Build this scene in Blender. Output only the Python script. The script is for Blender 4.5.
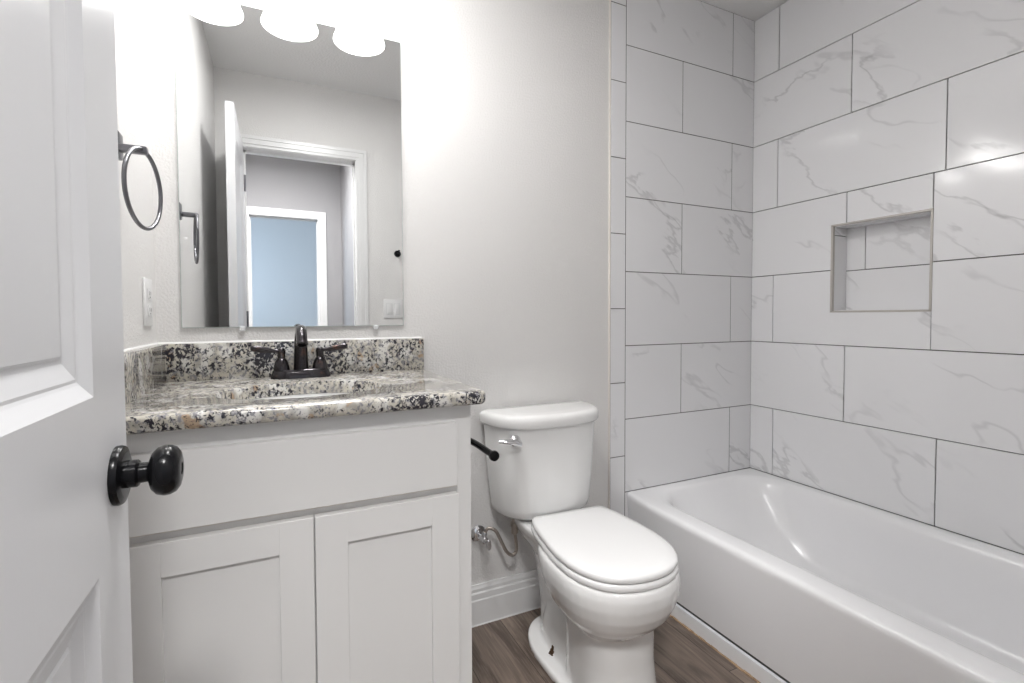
import bpy, bmesh, math, random
from mathutils import Vector, Matrix
random.seed(7)
S = bpy.context.scene
for o in list(bpy.data.objects): bpy.data.objects.remove(o)
C = S.collection
PI = math.pi

# ------------------------------------------------------------ camera
F_PX, YAW, PIT, ROL = 484.051, 0.438983, -0.0302616, -0.0041371
CAM = Vector((-2.0224, -1.5893, 1.0976))
cy, sy = math.cos(YAW), math.sin(YAW)
fw = Vector((sy*math.cos(PIT), cy*math.cos(PIT), math.sin(PIT)))
rt = Vector((cy, -sy, 0)); up = rt.cross(fw)
r2 = rt*math.cos(ROL)+up*math.sin(ROL); u2 = up*math.cos(ROL)-rt*math.sin(ROL)
cd = bpy.data.cameras.new('camera'); cam = bpy.data.objects.new('camera', cd); C.objects.link(cam)
m = Matrix((r2, u2, -fw)).transposed().to_4x4(); m.translation = CAM
cam.matrix_world = m
cd.sensor_width = 36; cd.lens = F_PX*36/1024
cd.shift_x = 5.552/1024; cd.shift_y = -10.165/1024
cd.clip_start = 0.01
S.camera = cam

# ------------------------------------------------------------ world, exposure, lamps
w = bpy.data.worlds.new('world'); S.world = w; w.use_nodes = True
w.node_tree.nodes['Background'].inputs[0].default_value = (.75, .86, 1, 1)
w.node_tree.nodes['Background'].inputs[1].default_value = 1.0
S.view_settings.view_transform = 'Standard'; S.view_settings.look = 'None'
S.view_settings.exposure = 0.83; S.view_settings.gamma = 1
S.view_settings.use_curve_mapping = False

def area(name, loc, rot, sx, sy_, power, col):
    l = bpy.data.lights.new(name, 'AREA'); l.shape = 'RECTANGLE'; l.size = sx; l.size_y = sy_
    l.energy = power; l.color = col
    o = bpy.data.objects.new(name, l); C.objects.link(o); o.location = loc; o.rotation_euler = rot
    return o
BULB_W = 0.42
SHADES = (-2.19, -1.975, -1.76)
for x in SHADES:
    l = bpy.data.lights.new('vanity_bulb_light', 'POINT'); l.energy = BULB_W; l.shadow_soft_size = .045
    l.color = (1, .985, .965)
    o = bpy.data.objects.new('vanity_bulb_light', l); C.objects.link(o); o.location = (x, -.16, 2.045)
# added fill lamp on the hall ceiling, out of view (housing built below)
area('hall_fill_light', (-2.10, -2.00, 2.40), (0, 0, 0), .30, .30, 25, (1, .985, .975))
# added fill lamp under the bathroom ceiling, hidden from view and mirror (housing below)
area('bathroom_fill_light', (-1.80, -.64, 2.405), (0, 0, 0), .24, .24, 7.5, (1, .99, .98))
# added daylight source at the unseen window of the room across the hall
area('window_daylight', (-3.16, -4.4, 1.45), (0, -PI/2, 0), 1.2, 1.2, 18, (.62, .80, 1))

# ------------------------------------------------------------ materials
def mat(name, col, rough=.5, metal=0, spec=.5, coat=0):
    m = bpy.data.materials.new(name); m.use_nodes = True
    b = m.node_tree.nodes['Principled BSDF']
    b.inputs['Base Color'].default_value = (*col, 1); b.inputs['Roughness'].default_value = rough
    b.inputs['Metallic'].default_value = metal; b.inputs['Specular IOR Level'].default_value = spec
    b.inputs['Coat Weight'].default_value = coat; b.inputs['Coat Roughness'].default_value = .05
    return m
def nt(m): return m.node_tree, m.node_tree.nodes, m.node_tree.links, m.node_tree.nodes['Principled BSDF']
def mth(t, op, a, b=None, c=None, clamp=False):
    n = t.nodes.new('ShaderNodeMath'); n.operation = op; n.use_clamp = clamp
    for i, v in enumerate((a, b, c)):
        if v is None: continue
        if isinstance(v, (int, float)): n.inputs[i].default_value = v
        else: t.links.new(v, n.inputs[i])
    return n.outputs[0]
def noise(t, vec, scale, detail=2, rough=.5, dist=0):
    n = t.nodes.new('ShaderNodeTexNoise'); n.inputs['Scale'].default_value = scale
    n.inputs['Detail'].default_value = detail; n.inputs['Roughness'].default_value = rough
    n.inputs['Distortion'].default_value = dist
    if vec is not None: t.links.new(vec, n.inputs['Vector'])
    return n.outputs['Fac']
def mixc(t, fac, a, b):
    n = t.nodes.new('ShaderNodeMix'); n.data_type = 'RGBA'
    for i, v in ((0, fac), (6, a), (7, b)):
        if isinstance(v, (int, float)): n.inputs[i].default_value = v
        elif isinstance(v, tuple): n.inputs[i].default_value = (*v, 1)
        else: t.links.new(v, n.inputs[i])
    return n.outputs[2]
def sstep(t, v, lo, hi):
    n = t.nodes.new('ShaderNodeMapRange'); n.interpolation_type = 'SMOOTHSTEP'
    t.links.new(v, n.inputs[0]); n.inputs[1].default_value = lo; n.inputs[2].default_value = hi
    return n.outputs[0]
def objco(t): return t.nodes.new('ShaderNodeTexCoord').outputs['Object']
def bump(m, h, strength, dist):
    t, N, L, b = nt(m); n = N.new('ShaderNodeBump'); n.inputs['Strength'].default_value = strength
    n.inputs['Distance'].default_value = dist; L.new(h, n.inputs['Height']); L.new(n.outputs[0], b.inputs['Normal'])

def paint(name, col, rough=.55, tex=.35, scale=130):
    m = mat(name, col, rough, spec=.35); t, N, L, b = nt(m)
    co = objco(t); bump(m, sstep(t, noise(t, co, scale, 2, .5), .35, .65), tex, .0016)
    return m
M = {}
M['wall'] = paint('wall_paint', (.76, .75, .74), .5, .28, 150)
M['ceiling'] = paint('ceiling_paint', (.82, .815, .81), .8, .4, 90)
M['hall'] = paint('hall_paint_dimmed', (.36, .355, .365), .6, .2)  # darkened so the hall stays dim under its added fill lamp
M['trimp'] = mat('trim_paint', (.80, .80, .80), .3)
M['door'] = mat('door_paint', (.70, .705, .72), .3)
t, N, L, b = nt(M['door'])
co = objco(t); mp = N.new('ShaderNodeMapping'); mp.inputs['Scale'].default_value = (60, 60, 2.5); L.new(co, mp.inputs[0])
bump(M['door'], noise(t, mp.outputs[0], 4, 3), .10, .0006)
M['cab'] = mat('cabinet_paint', (.79, .785, .775), .34)
t, N, L, b = nt(M['cab']); co = objco(t)
mp = N.new('ShaderNodeMapping'); mp.inputs['Scale'].default_value = (70, 70, 3); L.new(co, mp.inputs[0])
bump(M['cab'], noise(t, mp.outputs[0], 3, 2), .12, .0005)
M['cabraw'] = mat('cabinet_edge_primer', (.63, .57, .50), .6)
M['porc'] = mat('porcelain', (.83, .83, .825), .08, spec=.5, coat=.4)
M['tub'] = mat('tub_enamel', (.87, .87, .885), .20, coat=.1)
M['seat'] = mat('seat_plastic', (.84, .84, .84), .2)
M['bronze'] = mat('oil_rubbed_bronze', (.025, .021, .022), .24, .75, coat=.5)
t, N, L, b = nt(M['bronze']); g = noise(t, objco(t), 35, 3)
L.new(mixc(t, sstep(t, g, .58, .72), (.03, .026, .03), (.09, .045, .032)), b.inputs['Base Color'])
M['black'] = mat('black_metal', (.006, .006, .007), .22, 0, spec=.2)
M['steel'] = mat('brushed_dark_nickel', (.20, .20, .215), .28, 1)
M['chrome'] = mat('chrome', (.75, .75, .77), .12, 1)
M['hose'] = mat('braided_hose', (.45, .40, .36), .3, 1)
t, N, L, b = nt(M['hose']); v = N.new('ShaderNodeTexVoronoi'); v.inputs['Scale'].default_value = 420
L.new(objco(t), v.inputs['Vector']); bump(M['hose'], v.outputs['Distance'], .8, .001)
M['rust'] = mat('rusty_bolt', (.10, .055, .03), .6, .5)
M['grout'] = mat('grout', (.10, .098, .095), .9)
M['nichetrim'] = mat('niche_edge_trim', (.52, .49, .46), .35, .3)
M['raw'] = mat('raw_tile_edge', (.74, .70, .66), .7)
M['plastic'] = mat('white_plastic', (.82, .82, .82), .3)
M['clip'] = mat('clear_clip', (.72, .73, .74), .2)
M['dark'] = mat('slot_dark', (.03, .03, .03), .6)
M['caulk'] = mat('white_caulk', (.85, .85, .84), .4)
M['rawwood'] = mat('raw_plank_edge', (.30, .17, .09), .8)
t, N, L, b = nt(M['rawwood']); g = noise(t, objco(t), 60, 4)
L.new(mixc(t, g, (.16, .09, .05), (.62, .45, .30)), b.inputs['Base Color'])
M['mirror'] = mat('mirror_silver', (.80, .81, .81), .008, 1)
M['glassedge'] = mat('mirror_edge', (.55, .60, .58), .15)
M['shade'] = mat('opal_glass_lit', (.9, .9, .9), .25)
b = nt(M['shade'])[3]; b.inputs['Emission Color'].default_value = (1, .98, .96, 1); b.inputs['Emission Strength'].default_value = 3.2
M['fill_shade'] = mat('hall_fill_lamp_glass', (.9, .9, .9), .3); b = nt(M['fill_shade'])[3]; b.inputs['Emission Color'].default_value = (1, .98, .96, 1); b.inputs['Emission Strength'].default_value = 1.5  # glowing glass of the added hall fill lamp
M['bulb'] = mat('bulb_lit', (.9, .9, .9), .3)
b = nt(M['bulb'])[3]; b.inputs['Emission Color'].default_value = (1, .97, .93, 1); b.inputs['Emission Strength'].default_value = 5

# marble tile
m = M['tile'] = mat('marble_tile', (.72, .72, .73), .10, coat=.15); t, N, L, b = nt(m)
sep = N.new('ShaderNodeSeparateXYZ'); L.new(objco(t), sep.inputs[0])
geo = N.new('ShaderNodeNewGeometry'); rnd = geo.outputs['Random Per Island']
u = mth(t, 'SUBTRACT', sep.outputs[0], sep.outputs[1]); v = sep.outputs[2]
ang = math.radians(-33)
a1 = mth(t, 'ADD', mth(t, 'MULTIPLY', u, math.cos(ang)), mth(t, 'MULTIPLY', v, math.sin(ang)))
b1 = mth(t, 'SUBTRACT', mth(t, 'MULTIPLY', v, math.cos(ang)), mth(t, 'MULTIPLY', u, math.sin(ang)))
cmb = N.new('ShaderNodeCombineXYZ')
L.new(mth(t, 'MULTIPLY', a1, .62), cmb.inputs[0]); L.new(mth(t, 'MULTIPLY', b1, 1.5), cmb.inputs[1])
L.new(mth(t, 'MULTIPLY', rnd, 57.0), cmb.inputs[2])
P = cmb.outputs[0]
n1 = noise(t, P, 1.5, 6, .52, .15)
n2 = noise(t, P, 2.1, 4, .52, .15)
msk = sstep(t, noise(t, P, 2.6, 2), .50, .62)
msk2 = sstep(t, noise(t, P, 3.4, 3), .50, .62)
v1 = mth(t, 'MULTIPLY', mth(t, 'SUBTRACT', 1, sstep(t, mth(t, 'ABSOLUTE', mth(t, 'SUBTRACT', n1, .5)), .0, .011)), msk)
v2 = mth(t, 'MULTIPLY', mth(t, 'SUBTRACT', 1, sstep(t, mth(t, 'ABSOLUTE', mth(t, 'SUBTRACT', n2, .47)), .0, .014)), msk2)
vein = mth(t, 'ADD', mth(t, 'MULTIPLY', v1, .37), mth(t, 'MULTIPLY', v2, .25), clamp=True)
cloud = sstep(t, noise(t, P, 1.5, 4), .35, .75)
base = mixc(t, mth(t, 'MULTIPLY', cloud, .3), (.85, .85, .865), (.78, .78, .79))
L.new(mixc(t, vein, base, (.36, .36, .37)), b.inputs['Base Color'])

# granite
def granite(name):
    m = mat(name, (.6, .6, .6), .10, coat=.3); t, N, L, b = nt(m); co = objco(t)
    mp = N.new('ShaderNodeMapping'); mp.inputs['Rotation'].default_value = (.5, .6, .7); mp.inputs['Scale'].default_value = (1, 1.35, .85)
    L.new(co, mp.inputs[0]); q = mp.outputs[0]
    cream = mixc(t, sstep(t, noise(t, q, 60, 3), .42, .60), (.55, .52, .45), (.38, .36, .32))
    cream = mixc(t, sstep(t, noise(t, q, 22, 2), .5, .62), cream, (.66, .65, .62))
    grey = mixc(t, sstep(t, noise(t, q, 115, 3, .6), .53, .59), cream, (.24, .235, .25))
    rs = mixc(t, mth(t, 'MULTIPLY', sstep(t, noise(t, q, 30, 2), .665, .71), .5), grey, (.42, .24, .10))
    big = noise(t, q, 14, 3); fl = noise(t, q, 120, 4, .65, .5)
    f = mth(t, 'ADD', fl, mth(t, 'MULTIPLY', mth(t, 'SUBTRACT', big, .5), .55))
    L.new(mixc(t, sstep(t, f, .548, .575), rs, (.028, .027, .036)), b.inputs['Base Color'])
    return m
M['granite'] = granite('granite')

# wood plank floor (planks run along y)
m = M['floor'] = mat('plank_floor', (.2, .15, .12), .42); t, N, L, b = nt(m); co = objco(t)
mp = N.new('ShaderNodeMapping'); mp.inputs['Rotation'].default_value = (0, 0, PI/2); mp.inputs['Location'].default_value = (.2, .07, 0); L.new(co, mp.inputs[0])
br = N.new('ShaderNodeTexBrick'); L.new(mp.outputs[0], br.inputs['Vector'])
br.inputs['Scale'].default_value = 1; br.inputs['Brick Width'].default_value = 1.2; br.inputs['Row Height'].default_value = .178
br.inputs['Mortar Size'].default_value = .0012; br.inputs['Color1'].default_value = (0, 0, 0, 1); br.inputs['Color2'].default_value = (1, 1, 1, 1)
br.inputs['Mortar'].default_value = (.5, .5, .5, 1); br.offset = .37
bw = N.new('ShaderNodeRGBToBW'); L.new(br.outputs['Color'], bw.inputs[0])
sep = N.new('ShaderNodeSeparateXYZ'); L.new(co, sep.inputs[0])
cmb = N.new('ShaderNodeCombineXYZ'); L.new(mth(t, 'MULTIPLY', sep.outputs[0], 14), cmb.inputs[0])
L.new(mth(t, 'MULTIPLY', sep.outputs[1], 1.6), cmb.inputs[1]); L.new(mth(t, 'MULTIPLY', bw.outputs[0], 9), cmb.inputs[2])
g1 = noise(t, cmb.outputs[0], 1.2, 5, .62, 1.2)
cm2 = N.new('ShaderNodeCombineXYZ'); L.new(mth(t, 'MULTIPLY', sep.outputs[0], 90), cm2.inputs[0])
L.new(mth(t, 'MULTIPLY', sep.outputs[1], 5), cm2.inputs[1]); L.new(mth(t, 'MULTIPLY', bw.outputs[0], 5), cm2.inputs[2])
g2 = noise(t, cm2.outputs[0], 2, 4, .6, .3)
c = mixc(t, sstep(t, g1, .30, .68), (.072, .052, .042), (.27, .215, .175))
c = mixc(t, mth(t, 'MULTIPLY', sstep(t, g2, .45, .75), .55), c, (.34, .27, .22))
c = mixc(t, mth(t, 'MULTIPLY', sstep(t, g2, .50, .30), .0), c, (.05, .035, .03))
c = mixc(t, mth(t, 'MULTIPLY', bw.outputs[0], .22), c, (.12, .09, .075))
c = mixc(t, br.outputs['Fac'], c, (.04, .03, .025))
L.new(c, b.inputs['Base Color']); bump(m, g2, .25, .001)

# ------------------------------------------------------------ mesh helpers
def BM(): return bmesh.new()
def add_box(bm, x0, x1, y0, y1, z0, z1, bev=0, seg=2):
    r = bmesh.ops.create_cube(bm, size=1)
    vs = r['verts']
    for v in vs:
        v.co = Vector(((x0+x1)/2+v.co.x*(x1-x0), (y0+y1)/2+v.co.y*(y1-y0), (z0+z1)/2+v.co.z*(z1-z0)))
    if bev:
        es = list({e for v in vs for e in v.link_edges})
        bmesh.ops.bevel(bm, geom=es, offset=bev, segments=seg, affect='EDGES', profile=.5)
def rings(bm, rs, close0=True, close1=True, cyc=True):
    vv = [[bm.verts.new(p) for p in r] for r in rs]
    n = len(rs[0])
    for a, b in zip(vv, vv[1:]):
        for i in range(n if cyc else n-1):
            j = (i+1) % n
            bm.faces.new((a[i], a[j], b[j], b[i]))
    if close0: bm.faces.new(vv[0][::-1])
    if close1: bm.faces.new(vv[-1])
    return vv
def lathe(bm, prof, org, axis, n=32, c0=True, c1=True):
    """prof: (radius, distance along axis)"""
    ax = Vector(axis).normalized(); org = Vector(org)
    a = ax.orthogonal().normalized(); b = ax.cross(a)
    rings(bm, [[org+ax*h+(a*math.cos(2*PI*i/n)+b*math.sin(2*PI*i/n))*r for i in range(n)] for r, h in prof], c0, c1)
def spline(pts, k=8):
    P = [Vector(p) for p in pts]; P = [P[0]*2-P[1]]+P+[P[-1]*2-P[-2]]; out = []
    for i in range(1, len(P)-2):
        for s in range(k):
            t = s/k; a, b, c, d = P[i-1:i+3]
            out.append(.5*((2*b)+(c-a)*t+(2*a-5*b+4*c-d)*t*t+(3*b-a-3*c+d)*t**3))
    out.append(P[-2]); return out
def tube(bm, pts, rad, n=14, closed=False):
    pts = [Vector(p) for p in pts]; N_ = len(pts); rs = []; prev = None
    for i, p in enumerate(pts):
        if closed: d = pts[(i+1) % N_]-pts[i-1]
        else: d = pts[min(i+1, N_-1)]-pts[max(i-1, 0)]
        d.normalize()
        a = d.orthogonal().normalized() if prev is None else (prev-d*prev.dot(d)).normalized()
        prev = a; b = d.cross(a)
        r = rad(i/(N_-1)) if callable(rad) else rad
        ra, rb = r if isinstance(r, tuple) else (r, r)
        rs.append([p+a*ra*math.cos(2*PI*k/n)+b*rb*math.sin(2*PI*k/n) for k in range(n)])
    if closed: rings(bm, rs+[rs[0]], False, False); bmesh.ops.remove_doubles(bm, verts=bm.verts, dist=1e-6)
    else: rings(bm, rs)
def obj(name, bm, m, parent=None, smooth=True, angle=35):
    bmesh.ops.recalc_face_normals(bm, faces=bm.faces)
    me = bpy.data.meshes.new(name); bm.to_mesh(me); bm.free(); me.materials.append(m)
    o = bpy.data.objects.new(name, me); C.objects.link(o)
    if smooth:
        for p in me.polygons: p.use_smooth = True
        try: me.set_sharp_from_angle(angle=math.radians(angle))
        except Exception: pass
    if parent is not None:
        o.parent = parent; o.matrix_parent_inverse = Matrix.Translation(-parent_loc(parent))
    return o
def parent_loc(p):
    v = Vector((0, 0, 0))
    while p is not None: v += p.location+(p.matrix_parent_inverse.translation if p.parent else Vector()); p = p.parent
    return v
def thing(name, label, cat, loc, group=None):
    o = bpy.data.objects.new(name, None); C.objects.link(o); o.location = loc; o.empty_display_size = .05
    o['label'] = label; o['category'] = cat
    if group: o['group'] = group
    return o
def tag(o, label, cat): o['label'] = label; o['category'] = cat; return o
def struct(name, bm, m, label=None, **k):
    o = obj(name, bm, m, **k); o['kind'] = 'structure'
    if label: o['label'] = label
    return o

# ------------------------------------------------------------ room numbers
XL, YF, ZC = -2.323, -1.52, 2.465       # left wall, front (doorway) wall, ceiling
T, H = .373, .302                       # tub rim, tile course
OX0, OX1, OZ = -2.19, -1.585, 2.05      # doorway
NY0, NY1, NZ0, NZ1, ND = -.705, -.370, 1.110, 1.460, .09   # niche
HX0, HX1, HY = -3.3, -1.505, -3.0       # hall

# ------------------------------------------------------------ structure
bm = BM(); add_box(bm, -3.35, -.742, -5.6, .1, -.05, 0)
fl = struct('floor', bm, M['floor'], 'grey brown wood plank floor with grain running towards the back wall', smooth=False)
bm = BM()
for i in range(60):
    y = -1.5+i*.025; add_box(bm, -.7445-random.random()*.004, -.7395, y, y+.026, -.004, .0015+random.random()*.003)
e = obj('plank_edge', bm, M['rawwood'], fl, smooth=False); e['label'] = 'raw splintered cut edge of the planks'
bm = BM(); add_box(bm, XL-.12, .15, YF-.12, .1, ZC, ZC+.06)
struct('ceiling', bm, M['ceiling'], smooth=False)
bm = BM(); add_box(bm, XL-.1, XL, YF-.0, .1, -.02, ZC)
struct('wall_left', bm, M['wall'], smooth=False)
bm = BM(); add_box(bm, XL, .12, .0, .1, -.02, ZC)
wb = struct('wall_back', bm, M['wall'], smooth=False)
# front wall with doorway
bm = BM()
add_box(bm, XL-.1, OX0-.018, YF-.12, YF, -.02, ZC); add_box(bm, OX1+.018, .12, YF-.12, YF, -.02, ZC)
add_box(bm, OX0-.018, OX1+.018, YF-.12, YF, OZ+.018, ZC)
struct('wall_front', bm, M['wall'], smooth=False)

# tiled surround -------------------------------------------------
TT = .010
def tile_box(bm, axis, a0, a1, z0, z1, g=.0017):
    a0, a1, z0, z1 = a0+g, a1-g, z0+g, z1-g
    if a1-a0 < .004 or z1-z0 < .004: return
    if axis == 'b': add_box(bm, a0, a1, -TT, -.001, z0, z1, .0006, 1)
    else: add_box(bm, .0, TT-.001, a0, a1, z0, z1, .0006, 1)
# back wall: local geometry is placed 0..-TT in front of the painted wall
EX = -.745; SX = -.820
def courses():
    for k in range(7):
        yield k, T+k*H, min(T+(k+1)*H, ZC)
bm = BM()
for k, z0, z1 in courses():
    js = [EX, -.1406, 0] if k % 2 == 0 else [EX, -.4413, 0]
    for a, c in zip(js, js[1:]): tile_box(bm, 'b', a, c, z0, z1)
zs = [-.0]+[T+(k-.5)*H for k in range(0, 8)]+[ZC]
zs = sorted({round(z, 4) for z in zs if 0 <= z <= ZC})
for a, c in zip(zs, zs[1:]): tile_box(bm, 'b', SX, EX, a, c)
for a, c in ((0, T),): tile_box(bm, 'b', EX, 0, a, c)
tb = obj('marble_tiling', bm, M['tile'], wb, smooth=False)
bm = BM(); add_box(bm, SX+.0005, 0, -TT+.0012, .0, 0, ZC-.0005); obj('grout', bm, M['grout'], wb, smooth=False)
bm = BM(); add_box(bm, SX-.003, SX+.0003, -TT+.0005, 0, 0, ZC-.0005); e = obj('tile_edge', bm, M['raw'], wb, smooth=False); e['label'] = 'raw beige edge of the tiling'

# right wall: solid shell with niche hole, grout sheet, tiles
bm = BM()
def shell(x0, x1):
    add_box(bm, x0, x1, NY1, .0, 0, ZC); add_box(bm, x0, x1, YF, NY0, 0, ZC)
    add_box(bm, x0, x1, NY0, NY1, 0, NZ0); add_box(bm, x0, x1, NY0, NY1, NZ1, ZC)
shell(TT-.0015, .13); add_box(bm, ND+.006, .13, NY0, NY1, NZ0, NZ1)
wr = struct('wall_right', bm, M['grout'], smooth=False)
def notched(bm, a, c, z0, z1, where, g=.0017):
    """one L-shaped tile with the corner of the niche cut out of it"""
    a, c, z0, z1 = a+g, c-g, z0+g, z1-g
    if where == 'top': P_ = [(a-g, z0), (c, z0), (c, z1), (NY1, z1), (NY1, NZ0), (a-g, NZ0)]
    else: P_ = [(NY1, z0), (c, z0), (c, z1), (a, z1), (a, NZ1), (NY1, NZ1)]
    rings(bm, [[Vector((x, y, z)) for y, z in P_] for x in (0, TT-.001)])
bm = BM()
yend = YF
for k, z0, z1 in courses():
    off = (.124 if k < 4 else .133) if k % 2 == 0 else (.427 if k < 5 else .437)
    js = [0.0]; y = -off
    while y > yend: js.append(y); y -= .604
    js.append(yend)
    if k == 2: js = [0, -.118, NY0, NY0-.604, yend]
    if k == 3: js = [0, -.427, NY0, NY0-.604, yend]
    for a, c in zip(js, js[1:]):
        a, c = c, a
        if k == 2 and a == NY0: notched(bm, a, c, z0, z1, 'top')
        elif k == 3 and c == 0: notched(bm, a, c, z0, z1, 'bottom')
        elif k == 3 and a == NY0: tile_box(bm, 'r', a, c, NZ1-.0017, z1)
        else: tile_box(bm, 'r', a, c, z0, z1)
obj('marble_tiling', bm, M['tile'], wr, smooth=False)
bm = BM()   # niche lining
zj = T+3*H; yj = -.4495
for a, c, z0, z1 in ((NY0, NY1, NZ0, zj), (yj, NY1, zj, NZ1), (NY0, yj, zj, NZ1)):
    add_box(bm, ND-.003, ND+.006, a+.0017, c-.0017, z0+.0017, z1-.0017)
for z0, z1 in ((NZ0, 1.419), (1.419, NZ1)):
    add_box(bm, .010, ND-.004, NY1-.009, NY1-.001, z0+.0013, z1-.0013)
    add_box(bm, .010, ND-.004, NY0+.001, NY0+.009, z0+.0013, z1-.0013)
add_box(bm, .010, ND-.004, NY0+.01, NY1-.01, NZ0+.001, NZ0+.009); add_box(bm, .010, ND-.004, NY0+.01, NY1-.01, NZ1-.009, NZ1-.001)
obj('niche_tiling', bm, M['tile'], wr, smooth=False)
bm = BM(); q = .006
for a, c, z0, z1 in ((NY0-.001, NY0+q, NZ0, NZ1), (NY1-q-.002, NY1+.001, NZ0, NZ1), (NY0, NY1, NZ1-q, NZ1+.001), (NY0, NY1, NZ0-.001, NZ0+q)):
    add_box(bm, -.0015, .011, a, c, z0, z1, .0006, 1)
e = obj('niche_trim', bm, M['nichetrim'], wr, smooth=False); e['label'] = 'thin taupe metal edging round the niche'

# baseboards ------------------------------------------------------
def baseboard(name, p0, p1, nrm, hgt=.142, parent=None):
    bm = BM(); p0, p1, n = Vector(p0), Vector(p1), Vector(nrm)
    prof = [(0, 0), (.015, 0), (.015, .088), (.0125, .092), (.0125, .112), (.009, .117), (.009, .128), (.006, .136), (.005, hgt), (0, hgt)]
    rings(bm, [[p+n*d+Vector((0, 0, z)) for d, z in prof] for p in (p0, p1)])
    add_box(bm, min(p0.x, p1.x)+(0 if n.y else 0), max(p0.x, p1.x)+.0001, min(p0.y, p1.y)-(.018 if n.y < 0 else 0), max(p0.y, p1.y)+(.018 if n.y > 0 else .0001), 0, .003)
    return struct(name, bm, M['trimp'], smooth=False)
baseboard('baseboard_back', (-1.617, -.0005, 0), (SX-.004, -.0005, 0), (0, -1, 0))['label'] = 'white stepped baseboard between vanity and tiling'
baseboard('baseboard_front', (-1.50, YF+.0005, 0), (-.80, YF+.0005, 0), (0, 1, 0))
bm = BM(); add_box(bm, -.7385, -.712, -1.515, -.011, -.02, .050)
struct('trim_1', bm, M['tub'], 'white strip between floor planks and tub apron', smooth=False)

# door casing, jamb ---------------------------------------------
def casing(name, x0, x1, y, ztop, outy, parent=None, wd=.066, th=.016, z0=0, m=None, depth=.12):
    bm = BM(); s = 1 if outy > 0 else -1
    # stepped casing as nested U (three depth bands)
    for a, c, t_ in ((.004, wd*.30, th*.55), (wd*.30, wd*.72, th*.8), (wd*.72, wd, th)):
        ya, yb = sorted((y, y+s*t_))
        add_box(bm, x0-c, x0-a, ya, yb, z0, ztop+a, .0008, 1)
        add_box(bm, x1+a, x1+c, ya, yb, z0, ztop+a, .0008, 1)
        add_box(bm, x0-c, x1+c, ya, yb, ztop+a, ztop+c, .0008, 1)
    # jamb lining
    ya, yb = sorted((y, y-s*depth))
    add_box(bm, x0-.017, x0, ya, yb, z0, ztop+.017); add_box(bm, x1, x1+.017, ya, yb, z0, ztop+.017); add_box(bm, x0, x1, ya, yb, ztop, ztop+.017)
    ym = y-s*.05; ya, yb = sorted((ym, ym-s*.012))
    add_box(bm, x1-.010, x1, ya, yb, z0, ztop); add_box(bm, x0, x1, ya, yb, ztop-.010, ztop); add_box(bm, x0, x0+.010, ya, yb, z0, ztop)
    return struct(name, bm, m or M['trimp'], smooth=False)
casing('trim_2', OX0, OX1, YF, OZ, 1)['label'] = 'white stepped casing round the bathroom doorway, seen in the mirror'

# the open door --------------------------------------------------
DX0, DX1, DY0, DY1, DZ0, DZ1 = -2.222, -2.187, -1.515, -.889, .012, 2.047
bm = BM()
def panel_face(bm, X, s, a0, a1, z0, z1):
    """nested raised-panel rings on the face at x=X looking along s"""
    pr = [(0, 0), (.014, -.0065), (.017, -.0075), (.020, -.0075), (.036, -.0120), (.040, -.0125), (.043, -.0105)]
    rs = []
    for d, h in pr:
        rs.append([Vector((X+s*h, a0+d, z0+d)), Vector((X+s*h, a1-d, z0+d)), Vector((X+s*h, a1-d, z1-d)), Vector((X+s*h, a0+d, z1-d))])
    rings(bm, rs, False, True)
PA0, PA1 = -1.408, -.994
PZ = ((.215, .842), (1.021, 1.925))
ys = [DY0, PA0, PA1, DY1]; zz = [DZ0, PZ[0][0], PZ[0][1], PZ[1][0], PZ[1][1], DZ1]
for X, s in ((DX1, 1), (DX0, -1)):
    for i in range(3):
        for j in range(5):
            if i == 1 and j in (1, 3): panel_face(bm, X, s, ys[i], ys[i+1], zz[j], zz[j+1]); continue
            bm.faces.new([bm.verts.new((X, a, z)) for a, z in ((ys[i], zz[j]), (ys[i+1], zz[j]), (ys[i+1], zz[j+1]), (ys[i], zz[j+1]))])
for f in (((DX0, DY0, DZ0), (DX1, DY0, DZ0), (DX1, DY0, DZ1), (DX0, DY0, DZ1)), ((DX0, DY1, DZ0), (DX1, DY1, DZ0), (DX1, DY1, DZ1), (DX0, DY1, DZ1)),
          ((DX0, DY0, DZ0), (DX1, DY0, DZ0), (DX1, DY1, DZ0), (DX0, DY1, DZ0)), ((DX0, DY0, DZ1), (DX1, DY0, DZ1), (DX1, DY1, DZ1), (DX0, DY1, DZ1))):
    bm.faces.new([bm.verts.new(p) for p in f])
bmesh.ops.remove_doubles(bm, verts=bm.verts, dist=1e-5)
door = struct('door_1', bm, M['door'], 'white two panel door standing open on the left with black knob', smooth=False)
KY, KZ = -.930, .925
def knob(s, X):
    bm = BM(); ax = (s, 0, 0); o_ = (X, KY, KZ)
    lathe(bm, [(.032, 0), (.0325, .004), (.031, .007), (.025, .009), (.0235, .0092)], o_, ax)
    k = obj('rosette', bm, M['black'], door)
    bm = BM()
    lathe(bm, [(.0150, .008), (.0150, .019), (.0138, .0205), (.0112, .0215), (.0108, .029), (.014, .0305), (.021, .033), (.0262, .038), (.0280, .0445), (.0276, .050), (.025, .0555), (.020, .059), (.014, .0605), (.0075, .0607), (.0065, .0598), (.0001, .0598)], o_, ax, 40)
    k = obj('door_knob', bm, M['black'], door); k['label'] = 'round black knob'
knob(1, DX1)
bm = BM(); lathe(bm, [(.032, 0), (.0325, .004), (.031, .007), (.0001, .009)], (DX0, KY, KZ), (-1, 0, 0)); obj('rosette', bm, M['black'], door)
bm = BM(); lathe(bm, [(.0145, .008), (.0145, .020), (.0105, .024), (.010, .030), (.019, .034), (.0255, .044), (.0265, .051), (.024, .06), (.014, .065), (.0001, .066)], (DX0, KY, KZ), (-1, 0, 0)); obj('door_knob', bm, M['black'], door)
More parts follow.
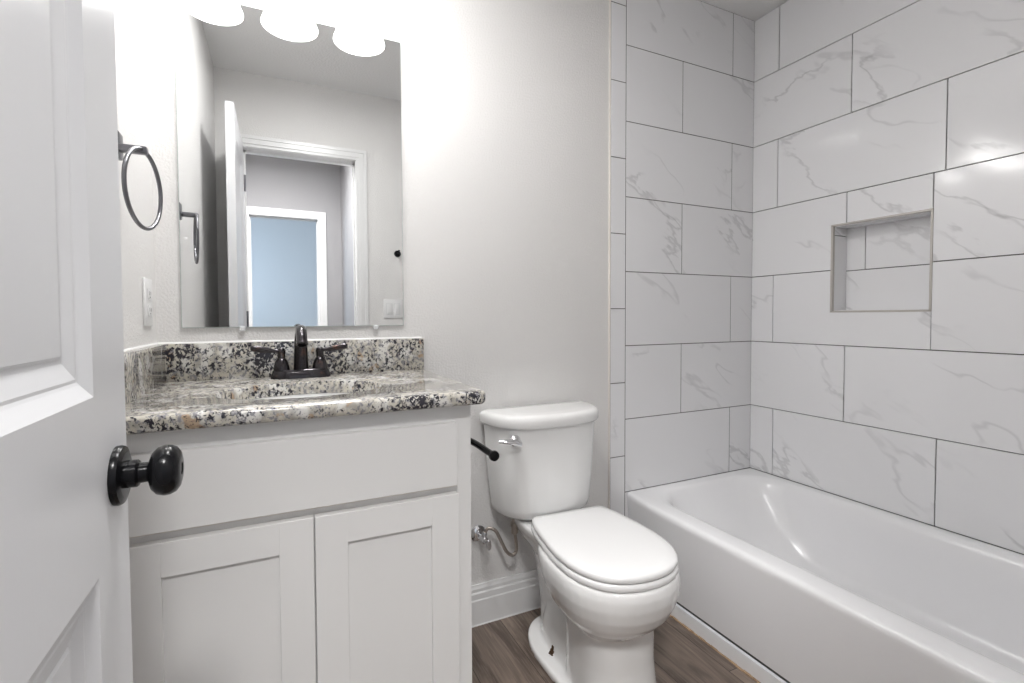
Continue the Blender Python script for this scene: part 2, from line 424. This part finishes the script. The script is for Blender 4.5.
bm = BM(); add_box(bm, DX0+.008, DX1-.008, DY1-.001, DY1+.0015, KZ-.028, KZ+.028, .0005, 1); obj('latch_plate', bm, M['steel'], door)
for z in (.25, 1.09, 1.85):
    bm = BM(); lathe(bm, [(.0065, -.045), (.0065, .045)], (DX1+.004, DY0-.002, z), (0, 0, 1), 14); add_box(bm, DX0+.004, DX1+.003, DY0-.002, DY0-.0003, z-.044, z+.044)
    obj('hinge', bm, M['steel'], door)

# hall and the room across it (seen in the mirror) ---------------
H2X0, H2X1, H2Z = -2.235, -1.70, 1.955
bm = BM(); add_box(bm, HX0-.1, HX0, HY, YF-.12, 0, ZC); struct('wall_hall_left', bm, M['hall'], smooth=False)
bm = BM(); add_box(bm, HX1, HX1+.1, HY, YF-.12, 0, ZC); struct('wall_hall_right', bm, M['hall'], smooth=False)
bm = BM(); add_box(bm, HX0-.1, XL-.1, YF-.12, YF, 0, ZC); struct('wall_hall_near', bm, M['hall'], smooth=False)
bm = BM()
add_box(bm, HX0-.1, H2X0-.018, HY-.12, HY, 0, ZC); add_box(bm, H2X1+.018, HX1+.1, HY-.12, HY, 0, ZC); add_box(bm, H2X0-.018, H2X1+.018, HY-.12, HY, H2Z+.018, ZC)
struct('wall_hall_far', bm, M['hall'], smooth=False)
bm = BM(); add_box(bm, HX0-.1, HX1+.1, HY-.12, YF-.12, ZC, ZC+.06); struct('ceiling_hall', bm, M['ceiling'], smooth=False)
casing('trim_3', H2X0, H2X1, HY, H2Z, 1)['label'] = 'casing of the doorway across the hall, seen in the mirror'
bm = BM(); add_box(bm, -3.3, -1.1, -5.6, -5.5, 0, ZC); struct('wall_room_far', bm, M['wall'], smooth=False)
bm = BM(); add_box(bm, -1.2, -1.1, -5.5, HY-.12, 0, ZC); struct('wall_room_right', bm, M['wall'], smooth=False)
bm = BM(); add_box(bm, -3.4, -1.1, -5.6, HY-.12, ZC, ZC+.06); struct('ceiling_room', bm, M['ceiling'], smooth=False)
bm = BM()
WY0, WY1, WZ0, WZ1 = -5.0, -3.8, .85, 2.05
add_box(bm, -3.3, -3.2, -5.5, WY0, 0, ZC); add_box(bm, -3.3, -3.2, WY1, HY-.12, 0, ZC); add_box(bm, -3.3, -3.2, WY0, WY1, 0, WZ0); add_box(bm, -3.3, -3.2, WY0, WY1, WZ1, ZC)
struct('wall_room_left', bm, M['wall'], smooth=False)
bm = BM()
for a in ((WY0, WY0+.04, WZ0, WZ1), (WY1-.04, WY1, WZ0, WZ1), (WY0, WY1, WZ0, WZ0+.04), (WY0, WY1, WZ1-.04, WZ1), (WY0, WY1, 1.43, 1.47)):
    add_box(bm, -3.27, -3.23, *a)
wn = struct('window_1', bm, M['trimp'], smooth=False)
gm = mat('window_glass', (1, 1, 1), .0); nt(gm)[3].inputs['Transmission Weight'].default_value = 1
bm = BM(); add_box(bm, -3.252, -3.248, WY0+.03, WY1-.03, WZ0+.03, WZ1-.03); obj('pane', bm, gm, wn, smooth=False)
cl = thing('fill_ceiling_light', 'added round flush fill lamp on the hall ceiling, out of view', 'ceiling light', (-2.10, -2.00, ZC))  # housing for the added hall fill lamp, unseen
bm = BM(); lathe(bm, [(.17, 0), (.17, -.02), (.155, -.028)], (-2.10, -2.00, ZC), (0, 0, 1)); obj('fill_lamp_base', bm, M['trimp'], cl)
bm = BM(); lathe(bm, [(.155, -.02), (.155, -.03), (.12, -.042), (.06, -.05), (.001, -.052)], (-2.10, -2.00, ZC), (0, 0, 1)); obj('lamp_shade', bm, M['fill_shade'], cl)

M['lamp'] = mat('bathroom_fill_lamp_glass', (.9, .9, .9), .3); b = nt(M['lamp'])[3]; b.inputs['Emission Color'].default_value = (1, .98, .96, 1); b.inputs['Emission Strength'].default_value = 1.5  # glowing glass of the added bathroom fill lamp, unseen
cl = thing('fill_ceiling_light', 'added small round flush fill lamp on the bathroom ceiling, out of view', 'ceiling light', (-1.80, -.64, ZC))
bm = BM(); lathe(bm, [(.145, 0), (.145, -.02), (.135, -.028)], (-1.80, -.64, ZC), (0, 0, 1)); obj('fill_lamp_base', bm, M['trimp'], cl)
bm = BM(); lathe(bm, [(.135, -.02), (.135, -.03), (.10, -.042), (.06, -.05), (.001, -.052)], (-1.80, -.64, ZC), (0, 0, 1)); obj('lamp_shade', bm, M['lamp'], cl)

# ------------------------------------------------------------ bathtub
def rrect(x0, x1, y0, y1, r, z, n=8, m_=10):
    """rounded rectangle, constant point count, ccw from lower-left"""
    pts = []
    r = min(r, (x1-x0)/2-.001, (y1-y0)/2-.001)
    cs = ((x1-r, y0+r, -PI/2), (x1-r, y1-r, 0), (x0+r, y1-r, PI/2), (x0+r, y0+r, PI))
    for i, (cx, cy_, a0) in enumerate(cs):
        arc = [Vector((cx+r*math.cos(a0+PI/2*k/n), cy_+r*math.sin(a0+PI/2*k/n), z)) for k in range(n+1)]
        pts += arc
        nx = cs[(i+1) % 4]; q = Vector((nx[0]+r*math.cos(nx[2]), nx[1]+r*math.sin(nx[2]), z))
        for k in range(1, m_): pts.append(arc[-1].lerp(q, k/m_))
    return pts
TY0, TY1, TX1 = -1.506, -.0102, -.0003
def front_recess(p):
    f = max(0, min(1, (p.y-(TY1-.17))/.15)); f = f*f*(3-2*f)
    g = max(0, min(1, (-.55-p.x)/.15))
    return Vector((p.x+.020*f*g, p.y, p.z))
def tr(x0, dx, r, z, ey=0, ex=0): return [front_recess(p) for p in rrect(x0, TX1-ex, TY0+ey, TY1-ey, r, z)]
bm = BM()
R = [tr(-.735, 0, .004, .064), tr(-.736, 0, .004, .075), tr(-.745, 0, .004, .20), tr(-.7555, 0, .004, .345), tr(-.7562, 0, .004, .354), tr(-.7550, 0, .004, .3625),
     tr(-.7510, 0, .004, .3685, .0005, .0005), tr(-.7445, 0, .004, .3722, .001, .001), tr(-.736, 0, .004, .3735, .002, .002), tr(-.715, 0, .02, .3742, .012, .012)]
inner = [(-.690, .045, -.035, .14, .3735), (-.672, .055, -.045, .15, .371), (-.660, .062, -.052, .16, .364), (-.652, .070, -.060, .165, .350), (-.640, .082, -.068, .165, .30),
         (-.615, .125, -.085, .15, .19), (-.595, .17, -.105, .15, .12), (-.570, .20, -.125, .15, .092), (-.52, .25, -.17, .15, .082), (-.40, .36, -.28, .08, .080)]
for x0, ey, ex, r, z in inner:
    fy = ey if z > .34 else ey+(.35-z)*.35     # sloping backrest at the back wall end
    R.append(rrect(x0, TX1+ex, TY0+ey, TY1-fy, r, z))
rings(bm, R, False, True)
tub = obj('bathtub', bm, M['tub'], angle=100)
tag(tub, 'white alcove bathtub with plain apron against marble tiled walls', 'bathtub')
bm = BM(); lathe(bm, [(.034, 0), (.034, .004), (.028, .006), (.001, .006)], (-.36, -1.15, .0805), (0, 0, 1)); obj('drain', bm, M['chrome'], tub)
bm = BM(); add_box(bm, -.727, -.7125, TY0, TY1, .0505, .072); 
obj('apron_gap_shade', bm, M['grout'], tub, smooth=False)  # dark plate: shade of the open gap put into its colour

# ------------------------------------------------------------ vanity
VX0, VX1, VY = -2.318, -1.611, -.508
van = thing('vanity_cabinet', 'white shaker vanity cabinet under the granite countertop', 'cabinet', (-1.96, -.27, 0))
bm = BM()
add_box(bm, VX0, VX0+.016, VY+.02, -.003, .0, .892); add_box(bm, VX1-.016, VX1, VY+.02, -.003, .0, .892)
add_box(bm, VX0+.016, VX1-.016, -.012, -.003, .1, .70); add_box(bm, VX0+.016, VX1-.016, VY+.02, -.012, .10, .116)
obj('body', bm, M['cab'], van, smooth=False)
bm = BM()
for a in ((VX0, VX0+.04, .1, .8920), (VX1-.042, VX1, .1, .8920), (VX0+.04, VX1-.042, .835, .8920), (VX0+.04, VX1-.042, .655, .72), (VX0+.04, VX1-.042, .1, .14), (-1.985, -1.94, .14, .655)):
    add_box(bm, a[0], a[1], VY, VY+.02, a[2], a[3])
obj('face_frame', bm, M['cab'], van, smooth=False)
bm = BM(); add_box(bm, VX0, VX1-.0, -.445, -.435, 0, .10); obj('toe_kick', bm, M['cab'], van, smooth=False)
bm = BM(); add_box(bm, -2.300, -1.651, -.528, VY-.0005, .7045, .852, .0012, 1)
dfr = obj('drawer_front', bm, M['cab'], van, smooth=False)
bm = BM(); add_box(bm, -2.299, -1.652, -.5265, VY-.0008, .7035, .7047); obj('drawer_front_edge', bm, M['cabraw'], dfr, smooth=False)
def cab_door(x0, x1):
    z0, z1, s = .118, .6855, .065
    bm = BM()
    add_box(bm, x0, x0+s, -.528, VY-.0005, z0, z1, .001, 1); add_box(bm, x1-s, x1, -.528, VY-.0005, z0, z1, .001, 1)
    add_box(bm, x0+s-.0005, x1-s+.0005, -.5279, VY-.0005, z1-s, z1-.0005, .0005, 1); add_box(bm, x0+s-.0005, x1-s+.0005, -.5279, VY-.0005, z0+.0005, z0+s, .0005, 1)
    d = obj('door', bm, M['cab'], van, smooth=False)
    bm = BM(); add_box(bm, x0+s-.006, x1-s+.006, -.5205, -.512, z0+s-.006, z1-s+.006); obj('door_panel', bm, M['cab'], d, smooth=False)
cab_door(-2.291, -1.9650); cab_door(-1.9622, -1.649)

# countertop with sink hole
SKX, SKY, SA, SB = -1.972, -.322, .187, .135
def rectpts(o, z, x0=-2.3215, x1=-1.583, y0=-.550, y1=-.001, rc=.018):
    x1 -= o; y0 += o; rc = max(.004, rc-o)
    pts = []
    def seg(a, b, n):
        for k in range(n): pts.append(Vector((a[0]+(b[0]-a[0])*k/n, a[1]+(b[1]-a[1])*k/n, z)))
    seg((x0, y0), (x1-rc, y0), 20)
    for k in range(6): a = -PI/2+PI/2*k/6; pts.append(Vector((x1-rc+rc*math.cos(a), y0+rc+rc*math.sin(a), z)))
    seg((x1, y0+rc), (x1, y1), 16); seg((x1, y1), (x0, y1), 20); seg((x0, y1), (x0, y0), 16)
    return pts
base = rectpts(0, 0); angs = [math.atan2((p.y-SKY)*1.3, p.x-SKX) for p in base]
def ell(a_, b_, z): return [Vector((SKX+a_*math.cos(t), SKY+b_*math.sin(t), z)) for t in angs]
ZT, ZB = .925, .8925
bm = BM()
R = [ell(SA, SB, ZB), ell(SA, SB, ZT-.004), ell(SA+.0015, SB+.0015, ZT-.001), ell(SA+.004, SB+.004, ZT)]
hh = (ZT-ZB)/2; br_ = .011
for k in range(5):
    a = PI/2*(1-k/4); R.append(rectpts(br_-br_*math.cos(a), ZT-br_+br_*math.sin(a)))
for k in range(5):
    a = -PI/2*k/4; R.append(rectpts(br_-br_*math.cos(a), ZB+br_+br_*math.sin(a)))
R.append(ell(SA, SB, ZB))
rings(bm, R, False, False); bmesh.ops.remove_doubles(bm, verts=bm.verts, dist=1e-5)
ct = obj('countertop', bm, M['granite'], angle=40)
tag(ct, 'speckled cream, grey and black granite countertop on the white vanity', 'countertop')
bm = BM(); add_box(bm, -2.3215, -1.588, -.0205, -.001, ZT, 1.027, .002, 2); bs = obj('backsplash', bm, M['granite'], ct)
bm = BM(); add_box(bm, -2.3215, -2.3015, -.54, -.0215, ZT, 1.027, .002, 2); obj('side_splash', bm, M['granite'], ct)
bm = BM(); tube(bm, [(-2.32, -.002, 1.0275), (-1.592, -.002, 1.0275)], .004, 10); tube(bm, [(-2.3215, -.54, 1.0275), (-2.3215, -.003, 1.0275)], .004, 10)
obj('caulk_bead', bm, M['caulk'], ct)
# sink bowl
bm = BM(); aa = [2*PI*i/48 for i in range(48)]
def se(a_, b_, z): return [Vector((SKX+a_*math.cos(t), SKY+b_*math.sin(t), z)) for t in aa]
rings(bm, [se(SA+.02, SB+.02, ZB-.001), se(SA+.002, SB+.002, ZB-.001), se(SA-.002, SB-.002, ZB-.02), se(SA-.02, SB-.02, ZB-.08), se(SA-.06, SB-.05, ZB-.125), se(.05, .04, ZB-.14), se(.02, .02, ZB-.143),
           se(.02, .02, ZB-.150), se(.06, .05, ZB-.149), se(SA-.05, SB-.04, ZB-.135), se(SA-.01, SB-.01, ZB-.085), se(SA+.01, SB+.01, ZB-.012), se(SA+.02, SB+.02, ZB-.008)], False, False)
sk = obj('sink', bm, M['porc']); tag(sk, 'white oval basin set under the granite below the bronze faucet', 'sink')
bm = BM(); lathe(bm, [(.021, 0), (.021, .003), (.001, .004)], (SKX, SKY, ZB-.1425), (0, 0, 1)); obj('drain', bm, M['bronze'], sk)

# faucet
FX, FY = -1.967, -.075
fa = thing('faucet', 'dark oil rubbed bronze two handle faucet on the granite countertop', 'faucet', (FX, FY, ZT))
bm = BM()
def oval(a_, b_, z, n=40, e=2.8):
    out = []
    for i in range(n):
        t = 2*PI*i/n; c, s = math.cos(t), math.sin(t)
        out.append(Vector((FX+a_*abs(c)**(2/e)*(1 if c > 0 else -1), FY+b_*abs(s)**(2/e)*(1 if s > 0 else -1), z)))
    return out
rings(bm, [oval(.080, .029, ZT+.0002), oval(.080, .029, ZT+.006), oval(.077, .0265, ZT+.012), oval(.075, .025, ZT+.021), oval(.071, .022, ZT+.0245)])
obj('base', bm, M['bronze'], fa)
bm = BM()
path = spline([(FX, FY, ZT+.02), (FX, FY-.001, ZT+.06), (FX, FY-.006, ZT+.10), (FX, FY-.020, ZT+.126), (FX, FY-.048, ZT+.138), (FX, FY-.078, ZT+.127), (FX, FY-.094, ZT+.105)], 8)
tube(bm, path, lambda t: (.0205-.0070*min(1, t*1.4), .0205-.0062*min(1, t*1.4)), 24)
sp = obj('spout', bm, M['bronze'], fa)
bm = BM(); d = (path[-1]-path[-3]).normalized(); lathe(bm, [(.0135, -.004), (.0155, -.002), (.0155, .006), (.0135, .0075), (.0115, .0075), (.0110, .002), (.001, .002)], path[-1], d, 24); obj('aerator', bm, M['bronze'], sp)
for s in (-1, 1):
    bm = BM(); hx = FX+s*.051
    lathe(bm, [(.0215, .022), (.0215, .028), (.0195, .038), (.0165, .048), (.0125, .055), (.0095, .058), (.0105, .061), (.0105, .072), (.0115, .075), (.010, .083), (.006, .087), (.001, .088)], (hx, FY, ZT), (0, 0, 1), 28)
    hb = obj('handle', bm, M['bronze'], fa)
    bm = BM()
    lp = spline([(hx, FY, ZT+.078), (hx+s*.02, FY-.002, ZT+.079), (hx+s*.045, FY-.005, ZT+.083), (hx+s*.068, FY-.008, ZT+.087), (hx+s*.078, FY-.009, ZT+.087)], 6)
    tube(bm, lp, lambda t: (.0050+.0045*math.sin(min(1, max(0, t-.25)*1.3)*PI), .0058+.004*math.sin(min(1, max(0, t-.25)*1.3)*PI)) if t < .97 else (.0025, .0025), 14)
    obj('lever', bm, M['bronze'], hb)

# ------------------------------------------------------------ mirror
bm = BM(); MX0, MX1, MZ0, MZ1 = -2.265, -1.652, 1.070, 1.984
add_box(bm, MX0, MX1, -.007, -.001, MZ0, MZ1)
mi = obj('mirror', bm, M['glassedge'], smooth=False)
tag(mi, 'frameless rectangular wall mirror above the granite vanity, reflecting the doorway', 'mirror')
bm = BM(); bm.faces.new([bm.verts.new(p) for p in ((MX0+.0015, -.0073, MZ0+.0015), (MX1-.0015, -.0073, MZ0+.0015), (MX1-.0015, -.0073, MZ1-.0015), (MX0+.0015, -.0073, MZ1-.0015))])
obj('mirror_surface', bm, M['mirror'], mi, smooth=False)
for x in (-2.118, -1.742):
    for z, s in ((MZ0, 1), (MZ1, -1)):
        bm = BM(); add_box(bm, x-.008, x+.008, -.011, -.001, z-s*.004-.007, z-s*.004+.007, .002, 2)
        lathe(bm, [(.003, 0), (.003, .001), (.001, .0015)], (x, -.011, z-s*.006), (0, -1, 0), 12)
        e = obj('mirror_clip', bm, M['clip'], mi)

# ------------------------------------------------------------ vanity light
vl = thing('vanity_light', 'three lamp bath light with white bell shades above the mirror', 'wall light', (-1.975, 0, 2.17))
bm = BM(); add_box(bm, -2.20, -1.75, -.028, -.001, 2.135, 2.215, .006, 3); obj('backplate', bm, M['bronze'], vl)
for x in SHADES:
    bm = BM(); tube(bm, spline([(x, -.028, 2.175), (x, -.08, 2.195), (x, -.135, 2.20), (x, -.15, 2.185), (x, -.15, 2.165)], 6), .008, 14)
    lathe(bm, [(.026, 0), (.030, .006), (.028, .022), (.012, .030)], (x, -.15, 2.146), (0, 0, 1), 24); obj('arm', bm, M['bronze'], vl)
    bm = BM()
    out = [(.030, 2.150), (.046, 2.140), (.060, 2.118), (.068, 2.09), (.073, 2.062), (.080, 2.040), (.084, 2.032)]
    inn = [(r-.004, z-.001) for r, z in out][::-1]
    lathe(bm, [(r, z) for r, z in out+[(.084, 2.029)]+inn], (x, -.15, 0), (0, 0, 1), 40, False, False)
    sh = obj('lamp_shade', bm, M['shade'], vl)
    bm = BM(); lathe(bm, [(.012, 2.15), (.013, 2.125), (.026, 2.105), (.029, 2.09), (.024, 2.075), (.001, 2.066)], (x, -.15, 0), (0, 0, 1), 24)
    obj('bulb', bm, M['bulb'], vl)

# ------------------------------------------------------------ towel ring, outlet, switch, hook
tr_ = thing('towel_ring', 'dark nickel towel ring hanging on the left wall beside the mirror', 'towel ring', (XL, -.375, 1.435))
bm = BM(); add_box(bm, XL+.0003, XL+.013, -.365, -.326, 1.425, 1.478, .003, 2); obj('mount_plate', bm, M['steel'], tr_)
bm = BM(); add_box(bm, XL+.007, XL+.060, -.366, -.347, 1.436, 1.451, .003, 2); obj('arm', bm, M['steel'], tr_)
rc = Vector((XL+.052, -.358, 1.364)); ra = math.radians(10.5); dv = Vector((math.sin(ra), math.cos(ra), 0))
bm = BM(); tube(bm, [rc+dv*.080*math.cos(2*PI*k/64)+Vector((0, 0, .080*math.sin(2*PI*k/64))) for k in range(64)], .0042, 14, True); obj('ring', bm, M['steel'], tr_)

ou = thing('electrical_outlet', 'white duplex outlet on the left wall above the granite side splash', 'outlet', (XL, -.105, 1.138))
bm = BM(); add_box(bm, XL+.0003, XL+.006, -.143, -.067, 1.078, 1.197, .002, 2); obj('cover_plate', bm, M['plastic'], ou)
for z in (1.117, 1.158):
    bm = BM(); add_box(bm, XL+.006, XL+.0085, -.121, -.089, z-.0145, z+.0145, .002, 2); rp = obj('receptacle', bm, M['plastic'], ou)
    bm = BM(); add_box(bm, XL+.0084, XL+.0088, -.114, -.112, z-.003, z+.007); add_box(bm, XL+.0084, XL+.0088, -.099, -.097, z-.003, z+.006)
    lathe(bm, [(.002, 0), (.002, .0004)], (XL+.0084, -.1055, z-.008), (1, 0, 0), 10); obj('slot', bm, M['dark'], rp, smooth=False)
sw = thing('light_switch', 'white double rocker light switch on the doorway wall, seen in the mirror', 'light switch', (-1.365, YF, 1.15))
bm = BM(); add_box(bm, -1.425, -1.305, YF+.0003, YF+.006, 1.090, 1.210, .002, 2); obj('cover_plate', bm, M['plastic'], sw)
for x in (-1.389, -1.341):
    bm = BM(); add_box(bm, x-.0165, x+.0165, YF+.006, YF+.009, 1.117, 1.183, .0015, 2); obj('rocker', bm, M['plastic'], sw)
    bm = BM(); add_box(bm, x-.019, x+.019, YF+.0058, YF+.0063, 1.1145, 1.1855); obj('rocker_frame', bm, M['clip'], sw, smooth=False)
hk = thing('robe_hook', 'small round black hook on the doorway wall, at the mirror edge', 'hook', (-1.334, YF, 1.50))
bm = BM(); lathe(bm, [(.021, 0), (.021, .006), (.018, .009), (.001, .010)], (-1.334, YF+.0003, 1.50), (0, 1, 0), 28); obj('mount_plate', bm, M['black'], hk)
bm = BM(); tube(bm, spline([(-1.334, YF+.008, 1.50), (-1.334, YF+.03, 1.497), (-1.334, YF+.045, 1.503), (-1.334, YF+.050, 1.518)], 6), .0055, 12); obj('hook', bm, M['black'], hk)

# ------------------------------------------------------------ toilet
TX = -1.168
to = thing('toilet', 'white two piece toilet with closed lid between vanity and bathtub', 'toilet', (TX, -.35, 0))
def egg(hw, yb, yf, z, n=44, e=2.2, back=2.6, cyf=.45, x=TX):
    """closed outline: widest point cyf of the way from front; yb back, yf front"""
    L_ = yb-yf; ym = yf+L_*cyf; out = []
    for i in range(n):
        t = 2*PI*i/n; c, s = math.cos(t), math.sin(t)
        ee = e if s < 0 else back
        X = hw*abs(c)**(2/ee)*(1 if c > 0 else -1)
        Y = ym+(abs(s)**(2/ee))*((yb-ym) if s > 0 else -(ym-yf))
        out.append(Vector((x+X, Y, z)))
    return out
bm = BM()
# bowl
BX = TX+.006
rings(bm, [egg(.080, -.36, -.535, .19, x=BX), egg(.112, -.34, -.568, .222, x=BX), egg(.124, -.32, -.582, .234, x=BX), egg(.141, -.29, -.604, .252, x=BX), egg(.159, -.27, -.626, .278, x=BX), egg(.172, -.25, -.642, .310, x=BX), egg(.180, -.235, -.652, .345, x=BX), egg(.1815, -.225, -.654, .372, x=BX), egg(.178, -.22, -.651, .391, x=BX), egg(.171, -.225, -.645, .398, x=BX)])
# front column
CX = TX+.018
rings(bm, [egg(0.1220, -.345, -.582, .0, back=4, x=CX), egg(0.1215, -.345, -.580, .012, back=4, x=CX), egg(0.1170, -.34, -.574, .05, back=4, x=CX), egg(0.1120, -.335, -.568, .12, back=4, x=CX), egg(0.1130, -.33, -.568, .20, back=4, x=CX), egg(0.1160, -.30, -.568, .25, x=CX)])
# rear body under the tank
rings(bm, [egg(.050, -.09, -.40, .0, e=3), egg(.050, -.09, -.40, .10, e=3), egg(.058, -.08, -.42, .17, e=3), egg(.068, -.07, -.43, .24, e=3), egg(.085, -.055, -.42, .30, e=3), egg(.110, -.045, -.36, .345, e=4, back=5), egg(.126, -.035, -.33, .378, e=4, back=5), egg(.130, -.035, -.30, .398, e=4, back=5), egg(.126, -.04, -.30, .405, e=4, back=5)])
# sloping trapway bulge
rings(bm, [egg(.088, -.14, -.44, .0, e=3), egg(.082, -.14, -.44, .06, e=3), egg(.070, -.16, -.43, .13, e=3), egg(.060, -.18, -.42, .18, e=3)])
# foot flange
rings(bm, [egg(.130, -.085, -.52, .0, e=3, back=2.2, cyf=.55), egg(.130, -.085, -.52, .018, e=3, back=2.2, cyf=.55), egg(.125, -.09, -.515, .024, e=3, back=2.2, cyf=.55), egg(.09, -.11, -.50, .027, e=3, back=2.2, cyf=.55)])
bo = obj('bowl', bm, M['porc'], to)
md = bo.modifiers.new('remesh', 'REMESH'); md.mode = 'VOXEL'; md.voxel_size = .0045; md.use_smooth_shade = True
md = bo.modifiers.new('smooth', 'SMOOTH'); md.factor = .5; md.iterations = 7
# tank
def dshape(hw, yb, yf, z, n=28, e=2.7, x=TX, rb=.02):
    pts = []
    for i in range(n+1):
        t = PI*i/n; c, s = math.cos(t), math.sin(t)
        pts.append(Vector((x-hw*abs(c)**(2/e)*(1 if c > 0 else -1), (yb-rb)-(yb-rb-yf)*abs(s)**(2/e), z)))
    for k in range(6): a = PI/2*k/5; pts.append(Vector((x+hw-rb+rb*math.cos(a), yb-rb+rb*math.sin(a), z)))
    for k in range(6): a = PI/2+PI/2*k/5; pts.append(Vector((x-hw+rb+rb*math.cos(a), yb-rb+rb*math.sin(a), z)))
    return pts
bm = BM()
KX = TX-.007
rings(bm, [dshape(.140, -.045, -.165, .413, x=KX), dshape(.166, -.032, -.185, .416, x=KX), dshape(.178, -.028, -.193, .427, x=KX), dshape(.184, -.025, -.199, .448, x=KX), dshape(.193, -.022, -.203, .535, x=KX), dshape(.202, -.020, -.206, .645, x=KX), dshape(.207, -.018, -.208, .733, x=KX)])
obj('tank', bm, M['porc'], to, angle=60)
bm = BM()
rings(bm, [dshape(.209, -.016, -.212, .7295, x=KX), dshape(.217, -.013, -.220, .7305, x=KX), dshape(.220, -.011, -.224, .736, x=KX), dshape(.220, -.011, -.224, .754, x=KX), dshape(.218, -.012, -.222, .764, x=KX), dshape(.211, -.016, -.216, .770, x=KX), dshape(.195, -.025, -.20, .773, x=KX), dshape(.12, -.06, -.16, .774, x=KX)])
obj('tank_lid', bm, M['porc'], to, angle=60)
# flush lever
bm = BM(); LX, LZ = -1.345, .693
lathe(bm, [(.019, 0), (.019, .006), (.015, .011), (.009, .020), (.001, .0205)], (LX+.012, -.180, LZ), (0, -1, 0), 24)
tube(bm, spline([(LX+.020, -.198, LZ-.004), (LX+.004, -.207, LZ+.001), (LX-.024, -.207, LZ+.006), (LX-.052, -.196, LZ+.008)], 6), lambda t: (.0150-.009*t, .0095-.005*t), 16)
e = obj('flush_lever', bm, M['chrome'], to); e['label'] = 'chrome flush lever'
# seat and lid
HW = [(-.203, .120), (-.208, .133), (-.225, .141), (-.27, .152), (-.33, .161), (-.39, .168), (-.45, .171), (-.505, .167), (-.55, .155), (-.585, .136), (-.61, .114), (-.628, .087), (-.640, .055), (-.646, .020)]
def outl(sc, z, dy=0):
    P_ = [(-h, y) for y, h in HW]+[(h, y) for y, h in HW[::-1]]
    cyy = -.43; a = math.radians(3); out = []
    for x, y in P_:
        x *= 1+sc/.17; y = (y-cyy)*(1+sc/.22)
        out.append(Vector((TX+.008+x*math.cos(a)+y*math.sin(a), cyy+y*math.cos(a)-x*math.sin(a), z+.004)))
    return out
bm = BM(); rings(bm, [outl(-.004, .3945), outl(.001, .397), outl(.002, .402), outl(.002, .409), outl(-.002, .414)]); obj('seat', bm, M['seat'], to, angle=50)
bm = BM(); rings(bm, [outl(-.008, .4165), outl(-.001, .418), outl(.0, .422), outl(.0, .428), outl(-.002, .432), outl(-.007, .4355), outl(-.03, .4385), outl(-.07, .4395), outl(-.12, .440)]); obj('seat_lid', bm, M['seat'], to, angle=50)
for s in (-1, 1):
    bm = BM(); add_box(bm, TX+s*.075-.02, TX+s*.075+.02, -.235, -.203, .401, .4195, .005, 3); obj('hinge', bm, M['seat'], to)
    bm = BM(); lathe(bm, [(.016, 0), (.016, .003), (.011, .0035), (.011, .012), (.006, .013), (.006, .025), (.001, .0255)], (TX+s*.082, -.285, .0255), (0, 0, 1), 6)
    e = obj('floor_bolt', bm, M['rust'], to); e['label'] = 'rusty uncapped floor bolt'
    bm = BM(); lathe(bm, [(.021, 0), (.0205, .003), (.006, .004), (.001, .004)], (TX+s*.082, -.285, .0242), (0, 0, 1), 20); obj('bolt_washer', bm, M['seat'], to)

# water supply: stop valve + hose
sv = thing('water_supply_valve', 'chrome stop valve with braided hose on the wall below the toilet tank', 'valve', (-1.385, 0, .325))
VXc, VZ = -1.392, .325
bm = BM(); lathe(bm, [(.030, 0), (.029, .004), (.020, .011), (.010, .013)], (VXc, -.0005, VZ), (0, -1, 0), 28); obj('escutcheon', bm, M['chrome'], sv)
bm = BM(); lathe(bm, [(.0075, .01), (.0075, .035), (.011, .036), (.011, .066), (.008, .068), (.005, .080), (.001, .080)], (VXc, 0, VZ), (0, -1, 0), 20)
lathe(bm, [(.009, 0), (.009, .020), (.0075, .024)], (VXc, -.052, VZ), (.25, 0, 1), 16); obj('valve_body', bm, M['chrome'], sv)
bm = BM()
rs = []
for k, (a_, b_) in enumerate(((.014, .008), (.017, .010), (.017, .010), (.014, .008))):
    y = -.078-k*.004; rs.append([Vector((VXc+.006+b_*math.cos(2*PI*i/24), y, VZ-.008+a_*1.15*math.sin(2*PI*i/24))) for i in range(24)])
rings(bm, rs); obj('handle', bm, M['chrome'], sv)
hp = spline([(VXc+.006, -.052, VZ+.022), (-1.374, -.056, .362), (-1.352, -.065, .352), (-1.336, -.075, .318), (-1.320, -.085, .282), (-1.300, -.09, .266), (-1.284, -.09, .278), (-1.285, -.09, .31), (-1.290, -.09, .345)], 8)
bm = BM(); tube(bm, hp, .0058, 14); obj('hose', bm, M['hose'], sv)
bm = BM(); lathe(bm, [(.0095, 0), (.0125, .004), (.0125, .024), (.015, .027), (.015, .040), (.010, .044), (.008, .075)], (-1.290, -.09, .340), (0, 0, 1), 10); obj('coupling_nut', bm, M['hose'], sv)

# toilet paper holder on the vanity side
tp = thing('toilet_paper_holder', 'empty black toilet paper holder arm on the side of the vanity', 'toilet paper holder', (VX1, -.385, .768))
bm = BM(); add_box(bm, VX1-.001, VX1+.008, -.41, -.37, .748, .788, .002, 2); obj('mount_plate', bm, M['black'], tp)
bm = BM(); tube(bm, [(VX1+.007, -.390, .768), (-1.570, -.390, .768)], .0075, 14)
tube(bm, spline([(-1.568, -.384, .768), (-1.562, -.43, .766), (-1.558, -.522, .762)], 4), .0082, 14)
lathe(bm, [(.0082, 0), (.0118, .002), (.0130, .006), (.0120, .012), (.001, .013)], (-1.558, -.520, .762), (0, -1, 0), 20); obj('arm', bm, M['black'], tp)
